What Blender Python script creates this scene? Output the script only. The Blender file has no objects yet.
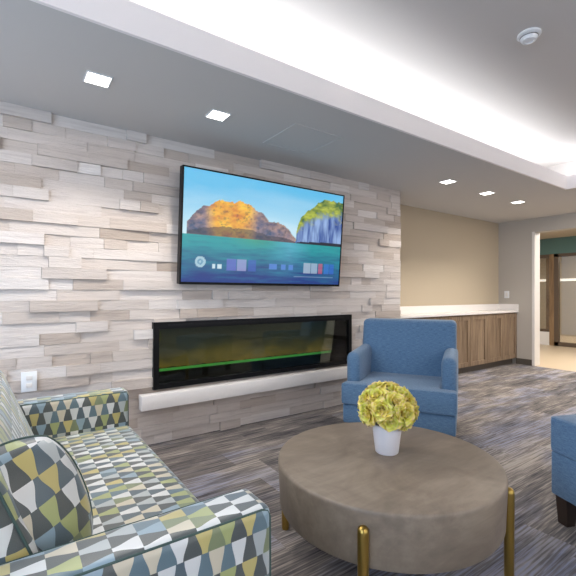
import bpy, bmesh, math, random
from mathutils import Vector, Matrix
PI = math.pi
random.seed(11)
C = bpy.context.scene.collection
sc = bpy.context.scene

# ---------------------------------------------------------------- camera, world, light, exposure
HC = 1.2                                   # camera height
cam_d = bpy.data.cameras.new('camera'); cam = bpy.data.objects.new('camera', cam_d); C.objects.link(cam)
cam.location = (0, 0, HC); cam.rotation_euler = (PI/2, 0, math.radians(-34.97))
cam_d.sensor_width = 36; cam_d.lens = 400/576*36; cam_d.shift_y = 6/576
cam_d.clip_start = 0.02
sc.camera = cam
w = bpy.data.worlds.new('world'); sc.world = w; w.use_nodes = True
w.node_tree.nodes['Background'].inputs[0].default_value = (0.62, 0.78, 1.0, 1)
w.node_tree.nodes['Background'].inputs[1].default_value = 1.0
sc.view_settings.view_transform = 'Standard'; sc.view_settings.look = 'None'
sc.view_settings.gamma = 1; sc.view_settings.use_curve_mapping = False
sc.view_settings.exposure = 0.0

def area(name, loc, rot, sx, sy, power, col, spread=PI):
    l = bpy.data.lights.new(name, 'AREA'); l.shape = 'RECTANGLE'; l.size = sx; l.size_y = sy
    l.energy = power; l.color = col; l.spread = spread
    o = bpy.data.objects.new(name, l); C.objects.link(o); o.location = loc; o.rotation_euler = rot
    return o
# daylight entering by the glazing of the left wall and of the wall behind the camera
area('daylight_left', (-2.25, 0.6, 1.35), (0, math.radians(-90), 0), 1.9, 4.2, 92, (0.60, 0.77, 1.0))
area('daylight_near', (2.6, -3.05, 1.35), (math.radians(90), 0, 0), 7.6, 1.9, 40, (1.0, 0.95, 0.88))
# LED strips in the trough of the raised ceiling
area('cove_back', (2.0, 2.19, 2.535), (PI, 0, 0), 7.1, 0.10, 34, (0.93, 0.96, 1.0))
area('cove_right', (5.67, 0.0, 2.535), (PI, 0, 0), 0.10, 4.3, 22, (0.95, 0.96, 1.0))
area('cove_near', (2.0, -2.24, 2.535), (PI, 0, 0), 7.1, 0.10, 150, (1.0, 0.94, 0.88))
area('cove_left', (-1.74, 0.0, 2.535), (PI, 0, 0), 0.10, 4.3, 34, (0.95, 0.96, 1.0))

# ---------------------------------------------------------------- helpers
def mk(name, bm, m, parent=None, smooth=True, uv=True):
    bmesh.ops.recalc_face_normals(bm, faces=bm.faces[:])
    if uv:
        L = bm.loops.layers.uv.verify()
        for f in bm.faces:
            n = f.normal; a = (abs(n.x), abs(n.y), abs(n.z)); k = a.index(max(a))
            for lp in f.loops:
                c = lp.vert.co
                lp[L].uv = (c.y + 7, c.z + 7) if k == 0 else (c.x + 7, c.z + 7) if k == 1 else (c.y + 7, c.x + 7)
    me = bpy.data.meshes.new(name); bm.to_mesh(me); bm.free()
    for p in me.polygons: p.use_smooth = smooth
    if smooth: me.set_sharp_from_angle(angle=math.radians(42))
    o = bpy.data.objects.new(name, me); C.objects.link(o)
    for x in (m if isinstance(m, (list, tuple)) else [m]): me.materials.append(x)
    if parent: o.parent = parent
    return o
def thing(name, label, cat, loc=(0, 0, 0), rz=0, group=None):
    o = bpy.data.objects.new(name, None); C.objects.link(o); o.empty_display_size = .1
    o.location = loc; o.rotation_euler = (0, 0, rz); o['label'] = label; o['category'] = cat
    if group: o['group'] = group
    return o
def struct(name, bm, m, parent=None, smooth=False):
    o = mk(name, bm, m, parent, smooth)
    if not parent: o['kind'] = 'structure'
    return o
def copy_tree(root, loc, label):
    r = root.copy(); C.objects.link(r); r.location = loc; r['label'] = label
    for ch in list(root.children):
        c = ch.copy(); C.objects.link(c); c.parent = r
    return r
def box(bm, x0, x1, y0, y1, z0, z1, bev=0, seg=2):
    t = bmesh.new()
    bmesh.ops.create_cube(t, size=1)
    for v in t.verts:
        v.co = Vector(((x0+x1)/2 + v.co.x*(x1-x0), (y0+y1)/2 + v.co.y*(y1-y0), (z0+z1)/2 + v.co.z*(z1-z0)))
    if bev: bmesh.ops.bevel(t, geom=t.edges[:], offset=bev, segments=seg, profile=0.5, affect='EDGES')
    merge(bm, t)
def merge(bm, t):
    me = bpy.data.meshes.new('tmp'); t.to_mesh(me); t.free(); bm.from_mesh(me); bpy.data.meshes.remove(me)
def B(*a, **k):
    bm = bmesh.new(); box(bm, *a, **k); return bm
def quad(bm, pts): bm.faces.new([bm.verts.new(p) for p in pts])
def ticks(h, r, n):
    a = [-h + r*(1-math.cos(PI/2*i/4)) for i in range(4)]
    m = [(-h+r) + (2*h-2*r)*i/n for i in range(n+1)]
    return a + m + [-x for x in reversed(a)]
def rbox(hx, hy, hz, r, crown=(0, 0, 0), n=8):
    """soft box: rounded edges of radius r, faces bulged outward by crown"""
    bm = bmesh.new(); T = [ticks(h, r, n) for h in (hx, hy, hz)]; H = (hx, hy, hz)
    cache = {}
    def V(p):
        inner = [max(-(h-r), min(h-r, c)) for c, h in zip(p, H)]
        d = Vector([c-i for c, i in zip(p, inner)])
        q = Vector(inner) + (d.normalized()*r if d.length > 1e-9 else Vector((0, 0, 0)))
        k = [1-(q[i]/H[i])**2 for i in range(3)]
        for i in range(3):
            j, l = [(1, 2), (0, 2), (0, 1)][i]
            q[i] += crown[i]*(q[i]/H[i])*max(0, k[j])**.7*max(0, k[l])**.7
        key = tuple(round(c, 6) for c in q)
        if key not in cache: cache[key] = bm.verts.new(q)
        return cache[key]
    for ax in range(3):
        a, b = [(1, 2), (0, 2), (0, 1)][ax]
        for s in (-1, 1):
            for i in range(len(T[a])-1):
                for j in range(len(T[b])-1):
                    vs = []
                    for (ii, jj) in ((i, j), (i+1, j), (i+1, j+1), (i, j+1)):
                        p = [0, 0, 0]; p[ax] = s*H[ax]; p[a] = T[a][ii]; p[b] = T[b][jj]; vs.append(V(p))
                    u = []
                    for v in vs:
                        if v not in u: u.append(v)
                    if len(u) > 2:
                        try: bm.faces.new(u)
                        except ValueError: pass
    return bm
def xf(bm, M):
    bmesh.ops.transform(bm, matrix=M, verts=bm.verts[:]); return bm
def prism(bm, poly, z0, z1, bev=0, seg=3):
    t = bmesh.new()
    f = t.faces.new([t.verts.new((x, y, z0)) for x, y in poly])
    g = bmesh.ops.extrude_face_region(t, geom=[f])
    for v in g['geom']:
        if isinstance(v, bmesh.types.BMVert): v.co.z = z1
    if bev: bmesh.ops.bevel(t, geom=t.edges[:], offset=bev, segments=seg, profile=0.5, affect='EDGES')
    merge(bm, t)
def tube(bm, pts, r, closed=False, n=8):
    P = [Vector(p) for p in pts]; N = len(P); rings = []
    for i, p in enumerate(P):
        a = P[(i-1) % N] if (closed or i) else p; b = P[(i+1) % N] if (closed or i < N-1) else p
        t = (b-a).normalized(); up = Vector((0, 0, 1)) if abs(t.z) < .9 else Vector((1, 0, 0))
        s = t.cross(up).normalized(); u = s.cross(t)
        rings.append([bm.verts.new(p + (s*math.cos(2*PI*k/n) + u*math.sin(2*PI*k/n))*r) for k in range(n)])
    for i in range(N if closed else N-1):
        A, D = rings[i], rings[(i+1) % N]
        for k in range(n): bm.faces.new([A[k], A[(k+1) % n], D[(k+1) % n], D[k]])
    if not closed:
        bm.faces.new(rings[0]); bm.faces.new(rings[-1])
def lathe(bm, prof, n=48, c=(0, 0)):
    rings = []
    for (r, z) in prof:
        if r < 1e-6: rings.append([bm.verts.new((c[0], c[1], z))])
        else: rings.append([bm.verts.new((c[0]+r*math.cos(2*PI*k/n), c[1]+r*math.sin(2*PI*k/n), z)) for k in range(n)])
    for A, D in zip(rings, rings[1:]):
        for k in range(n):
            if len(A) == 1 and len(D) == 1: continue
            if len(A) == 1: bm.faces.new([A[0], D[k], D[(k+1) % n]])
            elif len(D) == 1: bm.faces.new([A[k], A[(k+1) % n], D[0]])
            else: bm.faces.new([A[k], A[(k+1) % n], D[(k+1) % n], D[k]])
def rrect(hx, hy, r, z=0, n=5):
    out = []
    for cx, cy, a0 in ((hx-r, hy-r, 0), (-hx+r, hy-r, 90), (-hx+r, -hy+r, 180), (hx-r, -hy+r, 270)):
        for i in range(n+1):
            a = math.radians(a0 + 90*i/n); out.append((cx + r*math.cos(a), cy + r*math.sin(a), z))
    return out

# ---------------------------------------------------------------- materials
def srgb(r, g, b):
    f = lambda c: (c/255/12.92) if c/255 <= .04045 else ((c/255+.055)/1.055)**2.4
    return (f(r), f(g), f(b), 1)
class NT:
    def __init__(s, name):
        s.m = bpy.data.materials.new(name); s.m.use_nodes = True; s.t = s.m.node_tree; s.b = s.t.nodes['Principled BSDF']
    def n(s, typ, **k):
        nd = s.t.nodes.new(typ)
        for a, v in k.items(): setattr(nd, a, v)
        return nd
    def l(s, a, b): s.t.links.new(a, b)
    def val(s, sock, v):
        if isinstance(v, (int, float)): sock.default_value = v
        else: s.l(v, sock)
    def math(s, op, a, b=0.0, c=None):
        nd = s.n('ShaderNodeMath', operation=op); s.val(nd.inputs[0], a); s.val(nd.inputs[1], b)
        if c is not None: s.val(nd.inputs[2], c)
        return nd.outputs[0]
    def noise(s, vec, scale=5, detail=4, rough=.5, dist=0):
        nd = s.n('ShaderNodeTexNoise'); s.l(vec, nd.inputs['Vector'])
        nd.inputs['Scale'].default_value = scale; nd.inputs['Detail'].default_value = detail
        nd.inputs['Roughness'].default_value = rough; nd.inputs['Distortion'].default_value = dist
        return nd.outputs['Fac']
    def mapping(s, vec, sc=(1, 1, 1)):
        nd = s.n('ShaderNodeMapping'); s.l(vec, nd.inputs[0]); nd.inputs['Scale'].default_value = sc; return nd.outputs[0]
    def ramp(s, fac, stops, const=False):
        nd = s.n('ShaderNodeValToRGB'); s.l(fac, nd.inputs[0]); cr = nd.color_ramp
        if const: cr.interpolation = 'CONSTANT'
        while len(cr.elements) < len(stops): cr.elements.new(.5)
        for e, (p, c) in zip(cr.elements, stops): e.position = p; e.color = c
        return nd.outputs[0]
    def mix(s, fac, a, b, mode='MIX'):
        nd = s.n('ShaderNodeMix', data_type='RGBA', blend_type=mode); s.val(nd.inputs[0], fac)
        for i, v in ((6, a), (7, b)):
            if isinstance(v, tuple): nd.inputs[i].default_value = v
            else: s.l(v, nd.inputs[i])
        return nd.outputs[2]
    def base(s, c):
        if isinstance(c, tuple): s.b.inputs['Base Color'].default_value = c
        else: s.l(c, s.b.inputs['Base Color'])
    def bump(s, h, strength=.3, dist=.01):
        nd = s.n('ShaderNodeBump'); s.l(h, nd.inputs['Height']); nd.inputs['Strength'].default_value = strength
        nd.inputs['Distance'].default_value = dist; s.l(nd.outputs[0], s.b.inputs['Normal'])
    def rough(s, v): s.val(s.b.inputs['Roughness'], v)
    def obj(s): return s.n('ShaderNodeTexCoord').outputs['Object']
    def uv(s): return s.n('ShaderNodeTexCoord').outputs['UV']

def plain(name, col, rough=.5, metal=0, emit=None, strength=0, bump=0, bscale=200):
    t = NT(name); t.base(col); t.rough(rough); t.b.inputs['Metallic'].default_value = metal
    if emit: t.b.inputs['Emission Color'].default_value = emit; t.b.inputs['Emission Strength'].default_value = strength
    nz = t.noise(t.obj(), bscale, 3)
    if not emit: t.base(t.mix(t.math('MULTIPLY', nz, .14), col, tuple(c*.6 for c in col[:3])+(1,)))
    if bump: t.bump(nz, bump, .004)
    return t.m
M = {}
M['soffit'] = plain('ceiling_paint', (0.60, 0.585, 0.57, 1), .9, bump=.1)
M['raised'] = plain('raised_ceiling_paint', (0.62, 0.59, 0.57, 1), .9, bump=.1)
M['lip'] = plain('cove_lip_paint', (0.92, 0.87, 0.86, 1), .8)
M['tan'] = plain('tan_wall_paint', srgb(186, 172, 150), .85, bump=.1)
M['grey'] = plain('grey_wall_paint', srgb(186, 179, 170), .85, bump=.1)
M['teal'] = plain('teal_wall_paint', srgb(92, 122, 116), .8)
M['white'] = plain('white_trim', srgb(232, 228, 224), .45)
M['quartz'] = plain('white_quartz', srgb(238, 233, 230), .25, bscale=60)
M['plate'] = plain('white_plastic', srgb(236, 238, 240), .35)
M['slot'] = plain('grey_slots', srgb(110, 110, 112), .5)
M['base'] = plain('dark_base_vinyl', srgb(88, 80, 72), .6)
M['black'] = plain('black_metal', (0.006, 0.006, 0.007, 1), .35)
M['blackp'] = plain('black_plastic', (0.012, 0.012, 0.014, 1), .4)
M['led'] = plain('light_lens', (1, 1, 1, 1), .5, emit=(1, .96, .9, 1), strength=7)
M['coveled'] = plain('led_strip', (1, 1, 1, 1), .5, emit=(.93, .96, 1, 1), strength=8)
M['green'] = plain('green_glow', (.02, .2, .02, 1), .5, emit=(.09, .50, .09, 1), strength=.42)
M['gold'] = plain('brushed_gold', srgb(186, 156, 84), .3, metal=1)
M['pot'] = plain('white_ceramic', srgb(232, 230, 236), .3)
M['legwood'] = plain('dark_leg_wood', srgb(52, 38, 30), .45)
M['stem'] = plain('leaf_green', srgb(120, 150, 60), .6)
M['bronze'] = plain('bronze_frame', srgb(92, 76, 60), .5)
M['ctile'] = plain('corridor_tile', srgb(205, 186, 160), .4)

def mat_stone():
    t = NT('split_face_stone'); o = t.obj()
    at = t.n('ShaderNodeAttribute', attribute_name='tone'); f = at.outputs['Fac']
    col = t.ramp(f, [(0, srgb(162, 147, 134)), (.2, srgb(188, 175, 165)), (.5, srgb(207, 197, 190)), (.75, srgb(216, 208, 203)), (1, srgb(228, 222, 218))])
    v = t.n('ShaderNodeVectorMath', operation='ADD'); t.l(t.mapping(o, (1.6, 6, 26)), v.inputs[0])
    cx = t.n('ShaderNodeCombineXYZ'); t.l(t.math('MULTIPLY', f, 90), cx.inputs[0]); t.l(cx.outputs[0], v.inputs[1])
    nz = t.noise(v.outputs[0], 1.6, 6, .6, .6)
    vein = t.ramp(nz, [(.3, (.80, .77, .76, 1)), (.48, (.95, .94, .93, 1)), (.72, (1.03, 1.02, 1.01, 1))])
    t.base(t.mix(1.0, col, vein, 'MULTIPLY')); t.rough(.8)
    t.bump(t.noise(t.mapping(o, (6, 14, 40)), 2.5, 6, .65), .55, .012)
    return t.m
M['stone'] = mat_stone()

def mat_carpet():
    t = NT('striped_carpet'); o = t.obj()
    sx = t.n('ShaderNodeSeparateXYZ'); t.l(o, sx.inputs[0]); X, Y = sx.outputs[0], sx.outputs[1]
    row = t.math('FLOOR', t.math('DIVIDE', Y, .25))
    wr = t.n('ShaderNodeTexWhiteNoise', noise_dimensions='1D'); t.l(row, wr.inputs['W'])
    col = t.math('FLOOR', t.math('ADD', X, wr.outputs['Value']))
    cv = t.n('ShaderNodeCombineXYZ'); t.l(row, cv.inputs[0]); t.l(col, cv.inputs[1])
    wn = t.n('ShaderNodeTexWhiteNoise', noise_dimensions='2D'); t.l(cv.outputs[0], wn.inputs['Vector'])
    plank = wn.outputs['Value']
    # fine broken lines running along the planks
    off = t.n('ShaderNodeVectorMath', operation='ADD'); t.l(t.mapping(o, (3.4, 95, 1)), off.inputs[0])
    co = t.n('ShaderNodeCombineXYZ'); t.l(t.math('MULTIPLY', plank, 37), co.inputs[0]); t.l(co.outputs[0], off.inputs[1])
    s1 = t.noise(off.outputs[0], 1.0, 3, .6)
    s2 = t.noise(t.mapping(o, (2.2, 9, 1)), 1.0, 4, .6)
    s3 = t.noise(t.mapping(o, (.9, 2.6, 1)), 1.0, 3, .6, .4)
    k = t.math('ADD', t.math('MULTIPLY', s1, .75), t.math('ADD', t.math('MULTIPLY', s2, .5), t.math('SUBTRACT', t.math('MULTIPLY', plank, .15), .14)))
    c = t.ramp(k, [(.34, srgb(52, 50, 56)), (.45, srgb(92, 88, 90)), (.56, srgb(124, 117, 113)), (.70, srgb(178, 168, 160))])
    blue = t.ramp(t.math('ADD', s3, t.math('MULTIPLY', t.math('SUBTRACT', plank, .5), .22)), [(.46, (0, 0, 0, 1)), (.62, (1, 1, 1, 1))])
    c2 = t.mix(t.math('MULTIPLY', blue, t.ramp(s1, [(.38, (.15, .15, .15, 1)), (.60, (.95, .95, .95, 1))])), c, t.mix(1.0, c, (0.66, 0.80, 1.22, 1), 'MULTIPLY'))
    t.base(c2); t.rough(.95)
    t.bump(t.noise(o, 420, 2), .5, .004)
    return t.m
M['carpet'] = mat_carpet()

def mat_pattern():
    t = NT('goblet_pattern_fabric'); sx = t.n('ShaderNodeSeparateXYZ'); t.l(t.uv(), sx.inputs[0])
    U = t.math('DIVIDE', sx.outputs[0], .032); V = t.math('DIVIDE', sx.outputs[1], .064)
    row = t.math('FLOOR', V); fv = t.math('FRACT', V)
    g = t.math('MULTIPLY', t.math('COSINE', t.math('MULTIPLY', fv, PI)), t.math('ADD', .12, t.math('MULTIPLY', t.math('MODULO', t.math('MULTIPLY', row, .618), 1), .16)))
    U2 = t.math('ADD', U, t.math('MULTIPLY', t.math('MODULO', row, 2), 1.0))
    uu = t.math('ADD', U2, .5)
    dist = t.math('ABSOLUTE', t.math('SUBTRACT', t.math('MODULO', uu, 2), 1))
    isA = t.math('LESS_THAN', dist, t.math('SUBTRACT', .5, g))
    ia = t.math('FLOOR', t.math('DIVIDE', uu, 2))
    ib = t.math('ADD', t.math('FLOOR', t.math('DIVIDE', t.math('SUBTRACT', uu, 1), 2)), .5)
    idx = t.math('ADD', t.math('MULTIPLY', isA, ia), t.math('MULTIPLY', t.math('SUBTRACT', 1, isA), ib))
    cv = t.n('ShaderNodeCombineXYZ'); t.l(idx, cv.inputs[0]); t.l(row, cv.inputs[1])
    wn = t.n('ShaderNodeTexWhiteNoise', noise_dimensions='2D'); t.l(cv.outputs[0], wn.inputs['Vector'])
    light = t.ramp(wn.outputs['Value'], [(0, srgb(192, 176, 92)), (.17, srgb(160, 168, 92)), (.32, srgb(222, 224, 224)), (.60, srgb(176, 184, 186)), (.74, srgb(130, 158, 176)), (.9, srgb(208, 198, 174))], True)
    dark = t.ramp(wn.outputs['Value'], [(0, srgb(20, 32, 30)), (.36, srgb(34, 66, 82)), (.70, srgb(66, 100, 116)), (.88, srgb(112, 124, 72))], True)
    c = t.mix(isA, dark, light)
    wv = t.noise(t.uv(), 900, 2)
    c = t.mix(t.math('MULTIPLY', wv, .25), c, (0.5, .55, .55, 1))
    t.base(c); t.rough(.4); t.b.inputs['Specular IOR Level'].default_value = .8; t.bump(wv, .1, .002)
    t.b.inputs['Sheen Weight'].default_value = .45; t.b.inputs['Sheen Roughness'].default_value = .5; t.b.inputs['Sheen Tint'].default_value = (.85, .93, 1, 1)
    return t.m
M['pattern'] = mat_pattern()
M['piping'] = plain('dark_teal_piping', srgb(70, 92, 88), .7)

def mat_blue():
    t = NT('blue_linen'); uv = t.uv()
    a = t.noise(t.mapping(uv, (26, 420, 1)), 1, 3); b = t.noise(t.mapping(uv, (420, 60, 1)), 1, 3)
    k = t.math('ADD', t.math('MULTIPLY', a, .65), t.math('MULTIPLY', b, .35))
    t.base(t.ramp(k, [(.34, srgb(62, 92, 124)), (.5, srgb(84, 118, 152)), (.68, srgb(112, 144, 174))]))
    t.rough(.85); t.bump(k, .3, .003)
    t.b.inputs['Sheen Weight'].default_value = .25
    return t.m
M['blue'] = mat_blue()

def mat_concrete():
    t = NT('taupe_concrete'); o = t.obj()
    a = t.noise(o, 3.5, 8, .62, .8); b = t.noise(t.mapping(o, (6, 30, 30)), 1, 4, .6)
    k = t.math('ADD', t.math('MULTIPLY', a, .75), t.math('MULTIPLY', b, .25))
    t.base(t.ramp(k, [(.3, srgb(104, 92, 80)), (.5, srgb(130, 117, 103)), (.68, srgb(154, 140, 124))]))
    t.rough(t.math('ADD', .38, t.math('MULTIPLY', a, .2))); t.bump(a, .12, .004)
    return t.m
M['concrete'] = mat_concrete()

def mat_wood(name, c0, c1, c2):
    t = NT(name); o = t.obj()
    a = t.noise(t.mapping(o, (34, 34, 2.2)), 1, 6, .62, .5); b = t.noise(t.mapping(o, (5, 5, .8)), 1, 2)
    k = t.math('ADD', t.math('MULTIPLY', a, .65), t.math('MULTIPLY', b, .35))
    t.base(t.ramp(k, [(.34, c0), (.5, c1), (.66, c2)])); t.rough(.5); t.bump(a, .15, .002)
    return t.m
M['wood'] = mat_wood('walnut_laminate', srgb(92, 74, 58), srgb(130, 109, 88), srgb(158, 136, 112))
M['honey'] = mat_wood('honey_wood', srgb(100, 76, 50), srgb(132, 104, 72), srgb(156, 128, 94))

def mat_petal():
    t = NT('yellow_green_petal'); sx = t.n('ShaderNodeSeparateXYZ'); t.l(t.uv(), sx.inputs[0])
    c = t.ramp(sx.outputs[1], [(0, srgb(176, 136, 50)), (.35, srgb(226, 200, 70)), (.8, srgb(244, 228, 120)), (1, srgb(240, 206, 168))])
    n = t.noise(t.obj(), 22, 2)
    c = t.mix(t.ramp(n, [(.42, (0, 0, 0, 1)), (.6, (.75, .75, .75, 1))]), c, t.mix(1.0, c, (.74, .95, .58, 1), 'MULTIPLY'))
    t.base(c); t.rough(.6); t.b.inputs['Subsurface Weight'].default_value = .0
    return t.m
M['petal'] = mat_petal()

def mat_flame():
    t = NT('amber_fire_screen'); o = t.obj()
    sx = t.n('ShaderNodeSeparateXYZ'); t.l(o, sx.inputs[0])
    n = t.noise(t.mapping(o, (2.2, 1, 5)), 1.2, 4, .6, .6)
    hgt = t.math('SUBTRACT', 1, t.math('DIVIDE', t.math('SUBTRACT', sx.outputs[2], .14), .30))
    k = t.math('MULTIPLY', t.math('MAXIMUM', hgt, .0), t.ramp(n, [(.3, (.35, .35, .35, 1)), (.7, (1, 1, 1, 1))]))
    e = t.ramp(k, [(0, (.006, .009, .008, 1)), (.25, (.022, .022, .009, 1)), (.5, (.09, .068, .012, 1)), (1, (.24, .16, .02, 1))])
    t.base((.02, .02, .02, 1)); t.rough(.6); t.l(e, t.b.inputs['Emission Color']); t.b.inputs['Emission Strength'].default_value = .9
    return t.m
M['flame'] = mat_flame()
for k_ in ('black', 'blackp'): M[k_].node_tree.nodes['Principled BSDF'].inputs['Specular IOR Level'].default_value = .15

def mat_glass(name, tint=(1, 1, 1, 1), rough=0.0, refl=.09):
    t = NT(name); tr = t.n('ShaderNodeBsdfTransparent'); tr.inputs[0].default_value = tint
    gl = t.n('ShaderNodeBsdfGlossy'); gl.inputs['Roughness'].default_value = rough
    mx = t.n('ShaderNodeMixShader')
    fr = t.n('ShaderNodeFresnel'); fr.inputs[0].default_value = 1.5
    t.l(t.math('ADD', fr.outputs[0], refl), mx.inputs[0]); t.l(tr.outputs[0], mx.inputs[1]); t.l(gl.outputs[0], mx.inputs[2])
    t.l(mx.outputs[0], t.t.nodes['Material Output'].inputs[0]); return t.m
M['fireglass'] = mat_glass('smoked_glass', (.85, .88, .8, 1), .01, 0)
M['glass'] = mat_glass('clear_glass', (.88, .88, .86, 1), .02, .03)

def mat_screen():
    t = NT('television_picture'); at = t.n('ShaderNodeAttribute', attribute_name='picture')
    t.base((.01, .01, .01, 1)); t.rough(.22)
    t.l(at.outputs['Color'], t.b.inputs['Emission Color']); t.b.inputs['Emission Strength'].default_value = .92
    return t.m
M['screen'] = mat_screen()

# ---------------------------------------------------------------- room shell
XL, XR, YN, YS, YT, ZS, ZR = -2.3, 7.18, -3.15, 3.24, 3.70, 2.46, 2.90
bm = bmesh.new(); box(bm, XL-.1, XR, YN-.1, YT+.1, -.1, 0); struct('floor', bm, M['carpet'])
bm = bmesh.new(); box(bm, XR, 13.2, .2, 6.3, -.1, -.001); struct('floor_corridor', bm, M['ctile'])
# lowered ceiling as a ring around the raised part, the raised part, the lip of the cove and its trough
CX0, CX1, CY0, CY1 = -1.6, 5.50, -2.1, 2.02
TR = .42
bm = bmesh.new()
box(bm, XL, XR, CY1+.02, YT, ZS, ZS+.03); box(bm, XL, XR, YN, CY0-.02, ZS, ZS+.03)
box(bm, XL, CX0-.02, CY0-.02, CY1+.02, ZS, ZS+.03); box(bm, CX1+.02, XR, CY0-.02, CY1+.02, ZS, ZS+.03)
struct('ceiling', bm, M['soffit'])
bm = bmesh.new()
x0, x1, y0, y1 = CX0-TR, CX1+TR, CY0-TR, CY1+TR
box(bm, x0, x1, y0, y1, ZR, ZR+.05)
box(bm, x0-.03, x0, y0, y1, ZS+.03, ZR+.05); box(bm, x1, x1+.03, y0, y1, ZS+.03, ZR+.05)
box(bm, x0, x1, y0-.03, y0, ZS+.03, ZR+.05); box(bm, x0, x1, y1, y1+.03, ZS+.03, ZR+.05)
struct('ceiling_raised', bm, M['raised'])
bm = bmesh.new(); LT = ZS+.155
box(bm, CX0-.02, CX1+.02, CY1, CY1+.02, ZS-.001, LT); box(bm, CX0-.02, CX1+.02, CY0-.02, CY0, ZS-.001, LT)
box(bm, CX0-.02, CX0, CY0, CY1, ZS-.001, LT); box(bm, CX1, CX1+.02, CY0, CY1, ZS-.001, LT)
struct('trim_1', bm, M['lip'])
bm = bmesh.new()
box(bm, CX0, CX1, 2.17, 2.21, ZS+.031, ZS+.05); box(bm, 5.65, 5.69, CY0, CY1, ZS+.031, ZS+.05)
box(bm, CX0, CX1, -2.26, -2.22, ZS+.031, ZS+.05); box(bm, -1.76, -1.72, CY0, CY1, ZS+.031, ZS+.05)
o = mk('cove_light_strip', bm, M['white']); o['kind'] = 'structure'

# stone feature wall: courses of split-face stones, real relief
FX0, FX1, FZ0, FZ1 = .94, 3.09, .44, .975        # fireplace opening
SX1 = 3.946
bm = bmesh.new(); tone = bm.verts.layers.float.new('tone')
NR = 32; rh = ZS/NR
def stone(x0, x1, z0, z1, dep, tn):
    y0 = YS - dep; tl = random.uniform(-.004, .004); g = .0006
    P = [(x0+g, YS+.04, z0+g), (x1-g, YS+.04, z0+g), (x1-g, YS+.04, z1-g), (x0+g, YS+.04, z1-g),
         (x0+g, y0+tl, z0+g), (x1-g, y0-tl, z0+g), (x1-g, y0-tl+random.uniform(-.003, .003), z1-g), (x0+g, y0+tl+random.uniform(-.003, .003), z1-g)]
    v = [bm.verts.new(p) for p in P]
    for q in v: q[tone] = tn
    for f in ((0, 3, 2, 1), (4, 5, 6, 7), (0, 1, 5, 4), (1, 2, 6, 5), (2, 3, 7, 6), (3, 0, 4, 7)): bm.faces.new([v[i] for i in f])
for r in range(NR):
    x = XL - random.uniform(0, .4); z0, z1 = r*rh, (r+1)*rh
    while x < SX1:
        L = random.choice((.16, .22, .28, .36, .45, .55)) * random.uniform(.9, 1.1)
        a, b = max(x, XL), min(x+L, SX1)
        if SX1 - b < .07: b = SX1
        dep = random.choice((.0, .002, .004, .004, .006, .008, .010, .013, .020, .027, .028))
        if b == SX1: dep = random.uniform(.004, .012)
        tn = min(1, max(0, random.gauss(.58, .21)))
        segs = [(a, b)]
        if 6 <= r <= 11:
            segs = [(p, q) for p, q in ((a, min(b, FX0+.01)), (max(a, FX1-.01), b)) if q - p > .005]
        for p, q in segs: stone(p, q, z0, z1, dep, tn)
        x += L
        if b == SX1: break
# solid wall behind the stones, with the hole for the fireplace, and its end beside the alcove
def sbox(*a):
    n0 = len(bm.verts); box(bm, *a); bm.verts.ensure_lookup_table()
    for v in bm.verts[n0:]: v[tone] = .4
sbox(XL, FX0+.01, YS+.04, YT+.1, 0, ZS); sbox(FX1-.01, SX1, YS+.04, YT+.1, 0, ZS)
sbox(FX0+.01, FX1-.01, YS+.04, YT+.1, 0, 6*rh); sbox(FX0+.01, FX1-.01, YS+.04, YT+.1, 12*rh, ZS)
struct('wall_back', bm, M['stone'])
struct('wall_alcove', B(SX1, XR+.18, YT, YT+.1, 0, ZS), M['tan'])
# right wall with the opening to the corridor
OY0, OY1, OZ = 1.1, 3.113, 2.225
bm = bmesh.new()
box(bm, XR, XR+.18, OY1, YT, 0, ZS); box(bm, XR, XR+.18, YN-.1, OY0, 0, ZS); box(bm, XR, XR+.18, OY0, OY1, OZ, ZS)
struct('wall_right', bm, M['grey'])
bm = bmesh.new()
box(bm, XR-.006, XR+.186, OY1-.012, OY1+.03, 0, OZ+.012, bev=.002); box(bm, XR-.006, XR+.186, OY0-.03, OY0+.012, 0, OZ+.012, bev=.002)
struct('trim_2', bm, M['white'])
bm = bmesh.new(); box(bm, XR-.012, XR, OY1+.03, 3.40, 0, .10, bev=.003); box(bm, XR-.012, XR, YN, OY0-.03, 0, .10, bev=.003)
struct('baseboard_right', bm, M['base'])
# left wall and near wall, both glazed
def glazed(tag_, horiz, a0, a1, at, spans):
    bmw = bmesh.new(); cur = a0
    def wb(p, q, z0, z1):
        if horiz: box(bmw, p, q, at-.1, at, z0, z1)
        else: box(bmw, at-.1, at, p, q, z0, z1)
    wb(a0, a1, 0, .4); wb(a0, a1, 2.3, ZS)
    for p, q in spans: wb(cur, p, .4, 2.3); cur = q
    wb(cur, a1, .4, 2.3)
    struct(tag_, bmw, M['grey'])
glazed('wall_left', False, YN-.1, YT+.1, XL, [(-1.5, 2.7)])
glazed('wall_near', True, XL, XR, YN, [(-1.2, 6.4)])
for i, (hz, p, q, at) in enumerate(((False, -1.5, 2.7, XL), (True, -1.2, 6.4, YN))):
    bmw = bmesh.new(); n = 4
    for k in range(n+1):
        c = p + (q-p)*k/n
        a, b = max(p, c-.03), min(q, c+.03)
        if hz: box(bmw, a, b, at-.08, at-.02, .4, 2.3)
        else: box(bmw, at-.08, at-.02, a, b, .4, 2.3)
    for z0, z1 in ((.4, .46), (2.24, 2.3)):
        if hz: box(bmw, p, q, at-.08, at-.02, z0, z1)
        else: box(bmw, at-.08, at-.02, p, q, z0, z1)
    fr = struct('window_%d' % (i+1), bmw, M['bronze'])

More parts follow.
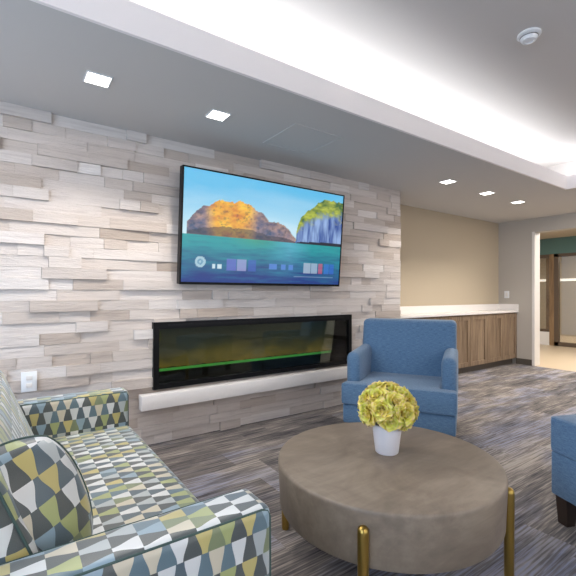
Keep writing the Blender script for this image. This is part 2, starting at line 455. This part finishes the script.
# corridor beyond the opening
FXW = 10.4
bm = bmesh.new()
box(bm, XR+.18, FXW+.1, 5.1, 5.2, 0, 2.5); box(bm, XR+.18, FXW+.1, .2, .3, 0, 2.5); struct('wall_corridor', bm, M['grey'])
struct('ceiling_corridor', B(XR+.18, 13.2, .2, 6.3, 2.5, 2.56), M['tan'])
bm = bmesh.new(); box(bm, FXW, FXW+.1, .3, 5.1, 2.13, 2.5); struct('wall_far', bm, M['teal'])
bm = B(13.1, 13.2, .2, 6.3, 0, 2.5); box(bm, 10.5, 13.2, 6.2, 6.3, 0, 2.5); box(bm, 10.5, 13.2, .2, .3, 0, 2.5); struct('wall_inner_room', bm, M['tan'])
# px -> y on the far wall
def far_y(px, X=FXW):
    u = (px-288)/400; return X*(.8195-.5731*u)/(.5731+.8195*u)
ya, yb, yc = far_y(533), far_y(549.5), far_y(554)
# sidelight on a low white wall
struct('wall_low', B(FXW, FXW+.1, yb, 5.1, 0, .31), M['white'])
bm = bmesh.new(); box(bm, FXW, FXW+.09, yb, 5.1, .31, .37); box(bm, FXW, FXW+.09, yb, 5.1, 2.05, 2.13)
win = struct('window_3', bm, M['bronze'])
mk('pane', B(FXW+.04, FXW+.05, yb, 5.1, .37, 2.05), M['glass'], win, False)
struct('trim_3', B(FXW-.01, FXW+.1, yc, yb, 0, 2.13), M['honey'])
bm = bmesh.new(); yd = .35
box(bm, FXW, FXW+.09, yc-.09, yc, 0, 2.13); box(bm, FXW, FXW+.09, yd, yd+.08, 0, 2.13)
box(bm, FXW, FXW+.09, yd, yc, 0, .09); box(bm, FXW, FXW+.09, yd, yc, 2.06, 2.13)
dr = struct('door_1', bm, M['bronze'])
mk('pane', B(FXW+.04, FXW+.05, yd+.08, yc-.09, .09, 2.06), M['glass'], dr, False)
# inner room: added glowing strip imitating a reflection in the glass, honey wood partition
refl_strip = struct('window_4', B(13.07, 13.1, .6, 6.1, 1.57, 1.64), plain('reflection_glow', (1, 1, 1, 1), .5, emit=(1, .93, .85, 1), strength=.9))
struct('trim_4', B(11.6, 11.7, far_y(551, 11.6), far_y(546, 11.6), 0, 2.5), M['honey'])
area('added_fill_right', (6.35, 0.6, 2.44), (0, 0, 0), .3, 3.0, 45, (1, .93, .84))  # added fill lamp, out of view, to brighten the right wall
area('added_fill_left', (-.8, 2.3, 2.44), (0, 0, 0), 1.2, .14, 16, (.95, .96, 1))  # added fill lamp, out of view, for the sofa seat and left stones
area('added_fill_corridor', (8.2, 2.6, 2.47), (0, 0, 0), .8, 2.0, 45, (1, .92, .82))  # added unseen lamp brightening the corridor and its door jamb
area('added_fill_inner_room', (12.0, 2.6, 2.47), (0, 0, 0), 1.2, 2.4, 55, (1, .9, .78))  # added unseen lamp lifting the room behind the glass

# made-up glowing panels dressing the added corridor, inner room and soffit fills
for i_, (x, y, hx_, hy_, z) in enumerate(((8.2, 2.6, .4, 1.0, 2.5), (12.0, 2.6, .6, 1.2, 2.5), (6.35, .6, .15, 1.5, ZS), (-.8, 2.3, .6, .07, ZS))):
    struct('trim_%d' % (5+i_), B(x-hx_, x+hx_, y-hy_, y+hy_, z-.012, z), M['led'])
# ---------------------------------------------------------------- ceiling fittings
def make_downlight(loc, label):
    t = thing('ceiling_light', label, 'ceiling light', loc, 0, 'square recessed ceiling lights')
    b = bmesh.new()
    for x0, x1, y0, y1 in ((-.069, .069, -.069, -.062), (-.069, .069, .062, .069), (-.069, -.062, -.062, .062), (.062, .069, -.062, .062)):
        box(b, x0, x1, y0, y1, -.006, .0)
    mk('frame', b, M['plate'], t, False)
    mk('lens', B(-.062, .062, -.062, .062, -.0045, -.001), M['led'], t, False)
    return t
DL = [(.431, 2.56, 'square recessed ceiling light nearest the left edge of the photo'),
      (1.21, 2.59, 'square recessed ceiling light in front of the television, left of the access panel'),
      (4.036, 2.645, 'small square ceiling light above where the stone wall meets the tan alcove'),
      (4.894, 2.667, 'middle one of the three small ceiling lights over the cabinets'),
      (5.72, 2.684, 'square ceiling light closest to the corner over the far end of the cabinets')]
first = None
for i, (x, y, lb) in enumerate(DL):
    if first is None: first = make_downlight((x, y, ZS), lb)
    else: copy_tree(first, (x, y, ZS), lb)
    l = bpy.data.lights.new('downlight_lamp', 'SPOT'); l.energy = 48; l.color = (1, .92, .82); l.spot_size = math.radians(120); l.spot_blend = .55; l.shadow_soft_size = .05
    o = bpy.data.objects.new('downlight_lamp', l); C.objects.link(o); o.location = (x, y, ZS-.02)

t = thing('access_panel', 'flush square access panel in the lowered ceiling in front of the television', 'ceiling panel', (1.97, 2.62, ZS))
b = bmesh.new()
for a in ((-.235, .235, -.235, -.222), (-.235, .235, .222, .235), (-.235, -.222, -.222, .222), (.222, .235, -.222, .222)): box(b, *a, -.005, 0)
mk('frame', b, M['soffit'], t, False); mk('panel', B(-.218, .218, -.218, .218, -.002, 0), M['soffit'], t, False)

t = thing('smoke_detector', 'round white smoke detector on the raised ceiling', 'smoke detector', (2.79, 1.24, ZR))
b = bmesh.new(); lathe(b, [(0, 0), (.068, 0), (.070, -.012), (.062, -.018), (.0, -.018)], 40); mk('base_plate', b, M['plate'], t)
b = bmesh.new(); lathe(b, [(.050, -.018), (.052, -.030), (.042, -.046), (.026, -.050), (.024, -.044), (0, -.044)], 40); mk('cover', b, M['plate'], t)
b = bmesh.new(); lathe(b, [(.0535, -.021), (.0535, -.027), (.050, -.027)], 40); mk('vent_ring', b, M['slot'], t)

# ---------------------------------------------------------------- television
import colorsys
TVW, TVH = 1.70, .945
tv = thing('television', 'large flat television showing a bay with autumn trees, mounted on the stone wall', 'television', (0, 0, 0))
piv = Matrix.Translation((1.979, 3.085, 1.747)) @ Matrix.Rotation(math.radians(5), 4, 'X')
TVW, TVH = 1.715, .94
hw, hh = TVW/2, TVH/2
b = bmesh.new(); box(b, -hw, hw, 0, .062, -hh, hh, bev=.004); box(b, -hw+.1, hw-.1, .060, .07, -hh+.08, hh-.1, bev=.01)
mk('housing', xf(b, piv), M['blackp'], tv, False)
b = bmesh.new()
for a in ((-hw, hw, hh-.012, hh), (-hw, hw, -hh, -hh+.02), (-hw, -hw+.012, -hh+.02, hh-.012), (hw-.012, hw, -hh+.02, hh-.012)):
    box(b, a[0], a[1], -.006, .0, a[2], a[3])
mk('bezel', xf(b, piv), M['black'], tv, False)
b = bmesh.new(); box(b, -.3, .3, .06, .075, -.2, .2); box(b, -.22, -.18, .075, .10, -.2, .2); box(b, .18, .22, .075, .10, -.2, .2)
b = xf(b, piv); box(b, 1.7, 2.3, 3.17, 3.195, 1.6, 1.9); mk('wall_bracket', b, M['black'], tv, False)
# picture, computed point by point
def vnoise(x, y, s=0):
    xi, yi = math.floor(x), math.floor(y); fx, fy = x-xi, y-yi
    def h(a, c):
        n = (int(a)*374761393 + int(c)*668265263 + s*974711) & 0xffffffff
        n = ((n ^ (n >> 13))*1274126177) & 0xffffffff
        return ((n ^ (n >> 16)) & 0xffff)/65535
    fx = fx*fx*(3-2*fx); fy = fy*fy*(3-2*fy)
    return (h(xi, yi)*(1-fx)+h(xi+1, yi)*fx)*(1-fy) + (h(xi, yi+1)*(1-fx)+h(xi+1, yi+1)*fx)*fy
def fbm(x, y, s=0): return .5*vnoise(x, y, s)+.3*vnoise(2*x, 2*y, s+1)+.2*vnoise(4*x, 4*y, s+2)
def mixc(a, b, t):
    t = max(0, min(1, t)); return tuple(p*(1-t)+q*t for p, q in zip(a, b))
def S(r, g, b): return srgb(r, g, b)[:3]
def picture(s, t):      # s 0..1 left to right, t 0..1 bottom to top
    hor = .425
    if t > hor:
        k = (t-hor)/(1-hor)
        c = mixc(S(206, 238, 248), S(84, 186, 232), k*1.1 + .5*max(0, .5-s)*k)
        cl = fbm(s*3+9, t*7, 5); c = mixc(c, S(225, 242, 250), (cl-.5)*1.4*(1-k))
        n = fbm(s*22, t*22, 3)
        # left wooded island: grey-blue cliff, orange crowns
        top = hor
        if .02 < s < .66:
            top = hor + .34*max(0, 1-((s-.27)/.26)**2)**.55 if abs(s-.27) < .26 else hor
            top = max(top, hor + .20*max(0, 1-((s-.5)/.17)**2)**.7 if abs(s-.5) < .17 else hor)
            top = max(top, hor + .16*max(0, 1-((s-.07)/.07)**2)**.6 if abs(s-.07) < .07 else hor)
            top += .05*(fbm(s*30, 1, 8)-.5) if top > hor else 0
        if t < top:
            q = (t-hor)/(top-hor+1e-6); hot = max(0, 1-((s-.26)/.15)**2)*(.5+.8*fbm(s*9, t*9, 31))
            cr = mixc(S(200, 96, 40), S(255, 200, 60), n*1.5-.1)
            cool = mixc(S(52, 78, 118), S(170, 140, 140), n*1.9-.4)
            c = mixc(cool, cr, hot*1.7 + (q-.5)*.3); c = mixc(c, S(36, 52, 60), (fbm(s*70, t*50, 41)-.55)*2.2)
            if q < .22 + .1*n: c = mixc(c, S(40, 44, 60), .7)
        # right headland: green crown on blue cliff
        if s > .66:
            tp = hor + .50*max(0, min(1, (s-.66)/.2))**.36 + .07*(fbm(s*26, 2, 9)-.5)
            if t < tp:
                q = (t-hor)/(tp-hor)
                cliff = mixc(S(30, 70, 150), S(150, 180, 225), fbm(s*60, t*6, 12)*1.7-.35)
                crown = mixc(S(46, 96, 34), S(196, 204, 74), n*1.8-.4)
                c = mixc(cliff, crown, (q-.55 + .35*(n-.5))*5)
                if q < .07: c = S(24, 30, 50)
    else:
        k = t/hor; n = fbm(s*9, t*44, 20)
        c = mixc(S(6, 42, 104), S(24, 156, 160), k*1.1 + (n-.5)*.9)
        c = mixc(c, S(110, 190, 225), max(0, .8-abs(s-.62)*5)*(.35+n*.6)*k)
        c = mixc(c, S(70, 160, 110), max(0, 1-abs(s-.4)*6)*max(0, k-.75)*2.4)
        c = mixc(c, S(6, 56, 150), .5*(1-k))
    # row of tiles and small signs along the lower edge
    if .115 < t < .225:
        for a, e, cc in ((.235, .29, S(110, 110, 210)), (.295, .35, S(170, 170, 225)), (.36, .41, S(60, 90, 190)), (.725, .775, S(190, 205, 225)), (.78, .825, S(180, 200, 225)), (.835, .865, S(205, 90, 120)), (.875, .915, S(50, 120, 220)), (.92, .955, S(40, 100, 215))):
            if a < s < e: c = mixc(c, cc, .6)
        for a, e in ((.49, .54), (.57, .6), (.62, .65)):
            if a < s < e and .14 < t < .195: c = mixc(c, S(90, 140, 225), .7)
        for a, e in ((.16, .175), (.185, .21)):
            if a < s < e and .125 < t < .17: c = S(200, 225, 235)
    c = tuple(min(1, q*1.05+.01) for q in c)
    r = math.hypot((s-.095)*1.8, t-.185)
    if r < .05: c = S(170, 205, 220) if (r > .026 or r < .012) else S(110, 160, 190)
    if .07 < t < .082 and .66 < s < .95: c = mixc(c, S(150, 180, 215), .6)
    return c
NX, NY = 256, 144
b = bmesh.new(); lay = b.verts.layers.float_color.new('picture')
gx0, gx1, gz0, gz1 = -hw+.012, hw-.012, -hh+.02, hh-.012
rows = []
for j in range(NY+1):
    rw = []
    for i in range(NX+1):
        v = b.verts.new((gx0+(gx1-gx0)*i/NX, -.001, gz0+(gz1-gz0)*j/NY)); v[lay] = (*picture(i/NX, j/NY), 1); rw.append(v)
    rows.append(rw)
for j in range(NY):
    for i in range(NX): b.faces.new((rows[j][i], rows[j][i+1], rows[j+1][i+1], rows[j+1][i]))
mk('screen', xf(b, piv), M['screen'], tv, False)['label'] = 'lit screen with orange trees, green headland and teal water'

# ---------------------------------------------------------------- electric fireplace
fp = thing('electric_fireplace', 'long black linear electric fireplace set in the stone wall with green glowing line', 'fireplace', (2.015, YS, .44))
X0, X1 = FX0-2.015, FX1-2.015; H = FZ1-FZ0
b = bmesh.new()
box(b, X0, X1, -.044, .05, H-.055, H); box(b, X0, X1, -.044, .05, 0, .04)
box(b, X0, X0+.045, -.044, .05, .04, H-.055); box(b, X1-.045, X1, -.044, .05, .04, H-.055)
mk('frame', b, M['black'], fp, False)
ix0, ix1, iz0, iz1 = X0+.02, X1-.02, .03, H-.06
b = bmesh.new(); D = .14
box(b, ix0, ix1, D-.01, D, iz0, iz1); box(b, ix0, ix0+.01, .04, D, iz0, iz1); box(b, ix1-.01, ix1, .04, D, iz0, iz1)
box(b, ix0, ix1, .04, D, iz0-.01, iz0); box(b, ix0, ix1, .04, D, iz1, iz1+.01)
mk('firebox', b, M['black'], fp, False)
b = bmesh.new(); box(b, X0+.047, X1-.047, -.010, .09, iz0+.012, .135); mk('ember_bed', b, M['black'], fp, False)
b = bmesh.new(); box(b, X0+.05, X1-.05, -.008, .012, .1355, .154); mk('light_line', b, M['green'], fp, False)['label'] = 'thin green glowing line'
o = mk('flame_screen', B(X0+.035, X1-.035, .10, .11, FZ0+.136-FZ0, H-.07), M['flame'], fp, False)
# small crystals on the ember bed
rr = random.Random(4); b = bmesh.new()
for k in range(260):
    x = rr.uniform(ix0+.03, ix1-.03); y = rr.uniform(.03, .08); s = rr.uniform(.006, .013)
    q = bmesh.new(); bmesh.ops.create_icosphere(q, subdivisions=1, radius=s); bmesh.ops.translate(q, vec=(x, y, .135+s*.6), verts=q.verts[:]); merge(b, q)
o = mk('crystals', b, plain('dark_crystals', (.06, .07, .05, 1), .15), fp, False); o['kind'] = 'stuff'
mk('glass', B(X0+.045, X1-.045, -.030, -.024, .04, H-.055), M['fireglass'], fp, False)
b = bmesh.new()
box(b, X0+.12, X1-.12, -.046, -.043, H-.034, H-.020)
mk('vent_grille', b, M['blackp'], fp, False)

hs = mk('hearth_shelf', B(.829, 3.20, 3.125, YS-.0305, .305, .42, bev=.004), M['quartz'])
hs['label'] = 'long white stone ledge on the wall under the electric fireplace'; hs['category'] = 'hearth'

def wall_plate(name, label, cat, loc, rz, w_, h_, kind):
    t = thing(name, label, cat, loc, rz)
    mk('cover_plate', B(-w_/2, w_/2, -.007, 0, -h_/2, h_/2, bev=.003), M['plate'], t)
    if kind == 'outlet':
        for s in (-1, 1):
            mk('socket', B(-.017, .017, -.010, -.007, s*.025-.015, s*.025+.015, bev=.003), M['white'], t)
    else: mk('toggle', B(-.017, .017, -.011, -.007, -.033, .033, bev=.002), M['white'], t)
    return t
wall_plate('power_outlet', 'white power outlet on the stone wall above the far sofa arm', 'outlet', (.115, YS-.033, .61), 0, .09, .135, 'outlet')
wall_plate('light_switch', 'white switch plate on the grey wall above the end of the countertop', 'light switch', (XR, 3.555, 1.19), math.radians(-90), .085, .125, 'switch')

# ---------------------------------------------------------------- alcove cabinets and countertop
CF = 3.385
def cabinet(x0, x1, label):
    c = (x0+x1)/2; hw_ = (x1-x0)/2
    t = thing('base_cabinet', label, 'cabinet', (c, CF, 0), 0, 'walnut cabinets in the alcove')
    mk('body', B(-hw_+.001, hw_-.001, .02, YT-CF-.002, .10, .885), M['wood'], t, False)
    mk('toe_kick', B(-hw_, hw_, .07, .085, 0, .10), M['base'], t, False)
    n = 2 if hw_ > .3 else 1
    for k in range(n):
        a = -hw_+.003 + k*(2*hw_/n); e = a + 2*hw_/n - .006; b = bmesh.new()
        z0, z1, fw = .105, .868, min(.065, (e-a)*.3)
        box(b, a, e, .008, .02, z0, z1)
        for q in ((a, a+fw, z0, z1), (e-fw, e, z0, z1), (a+fw, e-fw, z0, z0+fw), (a+fw, e-fw, z1-fw, z1)): box(b, q[0], q[1], -.004, .008, q[2], q[3])
        mk('door', b, M['wood'], t, False)
cabinet(6.215, 7.168, 'walnut base cabinet at the right end, against the grey wall')
cabinet(5.25, 6.213, 'walnut base cabinet just right of the blue armchair, second from the grey wall')
cabinet(4.285, 5.248, 'walnut base cabinet mostly hidden behind the blue armchair')
cabinet(3.95, 4.283, 'narrow walnut base cabinet beside the stone wall behind the armchair')
ct = thing('countertop', 'white countertop with upstand running along the alcove cabinets', 'countertop', (5.56, 3.53, .886))
mk('slab', B(3.948-5.56, XR-.001-5.56, 3.357-3.53, YT-.001-3.53, 0, .034, bev=.003), M['quartz'], ct, False)
mk('backsplash', B(3.948-5.56, XR-.021-5.56, YT-.021-3.53, YT-.001-3.53, .034, .138, bev=.002), M['quartz'], ct, False)
mk('side_splash', B(XR-.021-5.56, XR-.001-5.56, 3.357-3.53, YT-.001-3.53, .034, .138, bev=.002), M['quartz'], ct, False)

# ---------------------------------------------------------------- patterned loveseat (faces +x)
sf = thing('sofa', 'small sofa in geometric teal, yellow and grey patterned fabric beside the stone wall', 'sofa', (.155, 1.82, 0))
SH = .88; AT = .145
mk('base', B(-.42, .43, -SH+.02, SH-.02, .12, .30, bev=.015), M['pattern'], sf)
b = xf(rbox(.295, SH-AT-.004, .075, .035, (0.006, 0, .018), 12), Matrix.Translation((.16, 0, .336)))
mk('seat_cushion', b, M['pattern'], sf)
def lean(bm, z0, k):
    for v in bm.verts: v.co.x -= k*(v.co.z - z0)
    return bm
b = xf(rbox(.12, SH-AT-.004, .28, .05, (.02, 0, .008), 12), Matrix.Translation((-.155, 0, .565)))
mk('backrest', lean(b, .42, .38), M['pattern'], sf)
b = bmesh.new(); y_ = SH-AT-.02
tube(b, [(-.045-.38*(z-.42), s_*y_, z) for s_, z in [(-1, .44), (-1, .6), (-1, .79), (-1, .825)]] + [(-.045-.38*.415, s_*y_*.93, .838) for s_ in (-1, -.5, 0, .5, 1)] + [(-.045-.38*(z-.42), y_, z) for z in (.825, .79, .6, .44)], .0035)
mk('back_piping', b, M['piping'], sf)
for s in (-1, 1):
    yc_ = s*(SH-AT/2)
    b = xf(rbox(.435, AT/2, .245, .022, (0, .006, .004), 10), Matrix.Translation((.015, yc_, .365)))
    arm = mk('armrest', b, M['pattern'], sf)
    b = bmesh.new()
    for e in (-1, 1):
        yy = yc_ + e*(AT/2-.006)
        tube(b, [(-.40, yy, .604), (.0, yy, .606), (.42, yy, .604), (.436, yy, .597), (.445, yy, .58), (.446, yy, .4), (.445, yy, .14)], .003)
    mk('piping', b, M['piping'], arm)
for x in (-.38, .39):
    for y in (-.80, .80):
        b = bmesh.new(); lathe(b, [(0, 0), (.018, 0), (.028, .122), (0, .122)], 16, (x, y)); mk('leg', b, M['legwood'], sf)

def make_pillow(h, T, n=26):
    bm = bmesh.new(); R = {}
    def outline(s, t):
        return h*s*math.sqrt(1-.36*t*t*abs(s)), h*t*math.sqrt(1-.36*s*s*abs(t))
    for side in (-1, 1):
        for i in range(n+1):
            for j in range(n+1):
                s, t = -1+2*i/n, -1+2*j/n; edge = i in (0, n) or j in (0, n)
                if edge and side == 1: R[(1, i, j)] = R[(-1, i, j)]; continue
                y, z = outline(s, t)
                q = max(0, (1-abs(s)**2.6)*(1-abs(t)**2.6))**.5
                wr = .006*math.sin(5*s+3*t)*q
                R[(side, i, j)] = bm.verts.new((side*(T*q)+wr, y, z))
    for side in (-1, 1):
        for i in range(n):
            for j in range(n): bm.faces.new([R[(side, i, j)], R[(side, i+1, j)], R[(side, i+1, j+1)], R[(side, i, j+1)]])
    ed = [R[(-1, i, 0)].co.copy() for i in range(n)] + [R[(-1, n, j)].co.copy() for j in range(n)] + [R[(-1, i, n)].co.copy() for i in range(n, 0, -1)] + [R[(-1, 0, j)].co.copy() for j in range(n, 0, -1)]
    return bm, ed
pw = thing('throw_pillow', 'patterned throw pillow leaning in the near corner of the sofa', 'pillow', (-.012, 1.21, .61))
pw.rotation_euler = (math.radians(17), math.radians(-8), math.radians(-74))
bm_, ed = make_pillow(.205, .09)
mk('cover', bm_, M['pattern'], pw); b = bmesh.new(); tube(b, ed, .0035, True); mk('piping', b, M['piping'], pw)

# ---------------------------------------------------------------- blue armchair
ch = thing('armchair', 'blue upholstered armchair with rounded arms behind the coffee table', 'armchair', (2.841, 2.298, 0), math.radians(-59))
mk('base', B(-.435, .435, -.385, .40, .13, .288, bev=.012), M['blue'], ch)
b = bmesh.new(); prism(b, [(-.445, -.41), (.445, -.41), (.445, -.285), (.325, -.285), (.325, .24), (-.325, .24), (-.325, -.285), (-.445, -.285)], .29, .462, .024, 4)
for v in b.verts:
    if v.co.z > .43: v.co.z += .018*max(0, 1-(v.co.x/.4)**2)*max(0, 1-((v.co.y+.08)/.33)**2)
bmesh.ops.subdivide_edges(b, edges=[e for e in b.edges if e.calc_length() > .3], cuts=4, use_grid_fill=True)
bmesh.ops.triangulate(b, faces=[f for f in b.faces if len(f.verts) > 4])
cu = mk('seat_cushion', b, M['blue'], ch)
b = bmesh.new(); tube(b, [(-.435, -.405, .455), (.435, -.405, .455)], .005); tube(b, [(-.435, -.405, .300), (.435, -.405, .300)], .005)
mk('piping', b, M['blue'], cu)
for s in (-1, 1):
    b = xf(rbox(.0575, .33, .212, .055, (0, 0, 0), 6), Matrix.Translation((s*.3825, .05, .50)))
    for v in b.verts:
        if v.co.z > .6: v.co.z += .02*(-(v.co.y-.05)/.33)*-1*.6
    mk('armrest', b, M['blue'], ch)
b = xf(rbox(.425, .10, .335, .045, (0, .015, 0), 10), Matrix.Translation((0, .29, .622)))
for v in b.verts: v.co.y += .18*(v.co.z-.45)
bk = mk('backrest', b, M['blue'], ch)
for x in (-.37, .37):
    for y in (-.33, .36):
        b = bmesh.new(); q = bmesh.new(); bmesh.ops.create_cube(q, size=1)
        for v in q.verts:
            k = .026 if v.co.z > 0 else .018
            v.co = Vector((x+(k if v.co.x > 0 else -k), y+(k if v.co.y > 0 else -k), .131 if v.co.z > 0 else 0))
        merge(b, q); mk('leg', b, M['legwood'], ch, False)

# ---------------------------------------------------------------- blue ottoman at the right edge
ot = thing('ottoman', 'blue upholstered ottoman cut off by the right edge of the photo', 'ottoman', (2.520, .542, 0), math.radians(-23.4))
OH = .31
mk('base', B(-OH+.006, OH-.006, -OH+.006, OH-.006, .145, .372, bev=.010), M['blue'], ot)
b = xf(rbox(OH, OH, .09, .022, (0, 0, .01), 8), Matrix.Translation((0, 0, .462)))
cu = mk('seat_cushion', b, M['blue'], ot)
b = bmesh.new(); tube(b, rrect(OH-.004, OH-.004, .022, .545), .005, True); tube(b, rrect(OH-.004, OH-.004, .022, .380), .005, True); mk('piping', b, M['blue'], cu)
for x in (-1, 1):
    for y in (-1, 1):
        b = bmesh.new(); q = bmesh.new(); bmesh.ops.create_cube(q, size=1)
        for v in q.verts:
            k = .034 if v.co.z > 0 else .026
            v.co = Vector((x*(OH-.055)+(k if v.co.x > 0 else -k), y*(OH-.055)+(k if v.co.y > 0 else -k), .146 if v.co.z > 0 else 0))
        merge(b, q); mk('leg', b, M['legwood'], ot, False)

# ---------------------------------------------------------------- coffee table
TR_ = .498
ta = thing('coffee_table', 'round drum coffee table in taupe concrete on gold legs', 'coffee table', (1.434, 1.26, 0))
b = bmesh.new(); lathe(b, [(0, .262), (TR_-.04, .235), (TR_-.016, .239), (TR_-.008, .252), (TR_, .43), (TR_, .441), (TR_-.003, .447), (TR_-.010, .45), (0, .45)], 128)
mk('tabletop', b, M['concrete'], ta)
# camera-frame leg bearings turned into world bearings
for a in (-112.4, -22.4, 67.6, 157.6):
    w_ = math.radians(a - 34.97)
    r_ = TR_ + .006; x, y = r_*math.cos(w_), r_*math.sin(w_)
    b = bmesh.new(); lathe(b, [(0, 0), (.017, 0), (.019, .01), (.0205, .375), (.018, .387), (.010, .394), (0, .396)], 24, (x, y)); mk('leg', b, M['gold'], ta)

# ---------------------------------------------------------------- flowers in a white pot
fl = thing('potted_flowers', 'white pot of yellow-green ruffled flowers on the coffee table', 'potted flowers', (1.474, 1.288, .4505))
b = bmesh.new(); lathe(b, [(0, 0), (.050, 0), (.054, .004), (.070, .135), (.0705, .138), (.066, .138), (.063, .11), (0, .11)], 48)
mk('pot', b, M['pot'], fl)
def petal(bm, L, Mx, wd, ln, curl, uvl):
    n = 4; g = []
    for i in range(n+1):
        t = i/n; row = []
        for j in range(n+1):
            s = -1+2*j/n; wv = wd*(math.sin(PI*(.15+.75*t))**.7)*s
            x = wv; y = -abs(s)**2*wd*.55*(1-.4*t) + curl*t*t + .12*wd*math.sin(5*s)*t; z = ln*t*(1-.12*s*s) - abs(curl)*.35*t**3
            row.append((bm.verts.new(Mx @ Vector((x, -y if False else y, z))), (j/n, t)))
        g.append(row)
    for i in range(n):
        for j in range(n):
            q = [g[i][j], g[i][j+1], g[i+1][j+1], g[i+1][j]]
            f = bm.faces.new([a[0] for a in q])
            for lp, a in zip(f.loops, q): lp[uvl].uv = a[1]
def rose(seed, R):
    rr = random.Random(seed); bm = bmesh.new(); uvl = bm.loops.layers.uv.verify()
    for k, (n, rad, ln, tilt, curl) in enumerate(((3, .10, .62, -.12, .02), (4, .24, .68, .05, .10), (5, .42, .72, .28, .20), (6, .60, .72, .58, .32), (7, .76, .64, .95, .40))):
        for i in range(n):
            a = 2*PI*(i/n) + k*.7 + rr.uniform(-.15, .15)
            Mx = Matrix.Rotation(a, 4, 'Z') @ Matrix.Translation((0, rad*R*.55, 0)) @ Matrix.Rotation(-(tilt+rr.uniform(-.08, .08)), 4, 'X')
            petal(bm, 0, Mx, R*(.22+rad*.48), R*ln, curl*R, uvl)
    return bm
def addflower(pos, nrm, R, seed):
    bm = rose(seed, R)
    q = Vector(nrm).to_track_quat('Z', 'Y').to_matrix().to_4x4()
    xf(bm, Matrix.Translation(pos) @ q)
    me = bpy.data.meshes.new('flower'); bm.to_mesh(me); bm.free()
    for p in me.polygons: p.use_smooth = True
    me.materials.append(M['petal'])
    o = bpy.data.objects.new('flower', me); C.objects.link(o); o.parent = fl
cz = .211; N = 24
for k in range(N):
    zz = 1 - 1.52*(k+.5)/N; a = k*2.39996; rr_ = math.sqrt(max(0, 1-zz*zz))
    nrm = Vector((rr_*math.cos(a), rr_*math.sin(a), zz))
    rad = .098 + random.uniform(-.005, .006)
    pos = Vector((nrm.x*rad*1.08, nrm.y*rad*1.08, cz + nrm.z*rad*.86))
    addflower(pos, nrm, random.uniform(.053, .062), k)
b = bmesh.new(); q = bmesh.new(); bmesh.ops.create_icosphere(q, subdivisions=3, radius=.098)
for v in q.verts: v.co = Vector((v.co.x, v.co.y, v.co.z*.88 + cz)); v.co.z = max(v.co.z, .137)
merge(b, q); box(b, -.012, .012, -.012, .012, .10, .16); mk('foliage', b, M['stem'], fl)
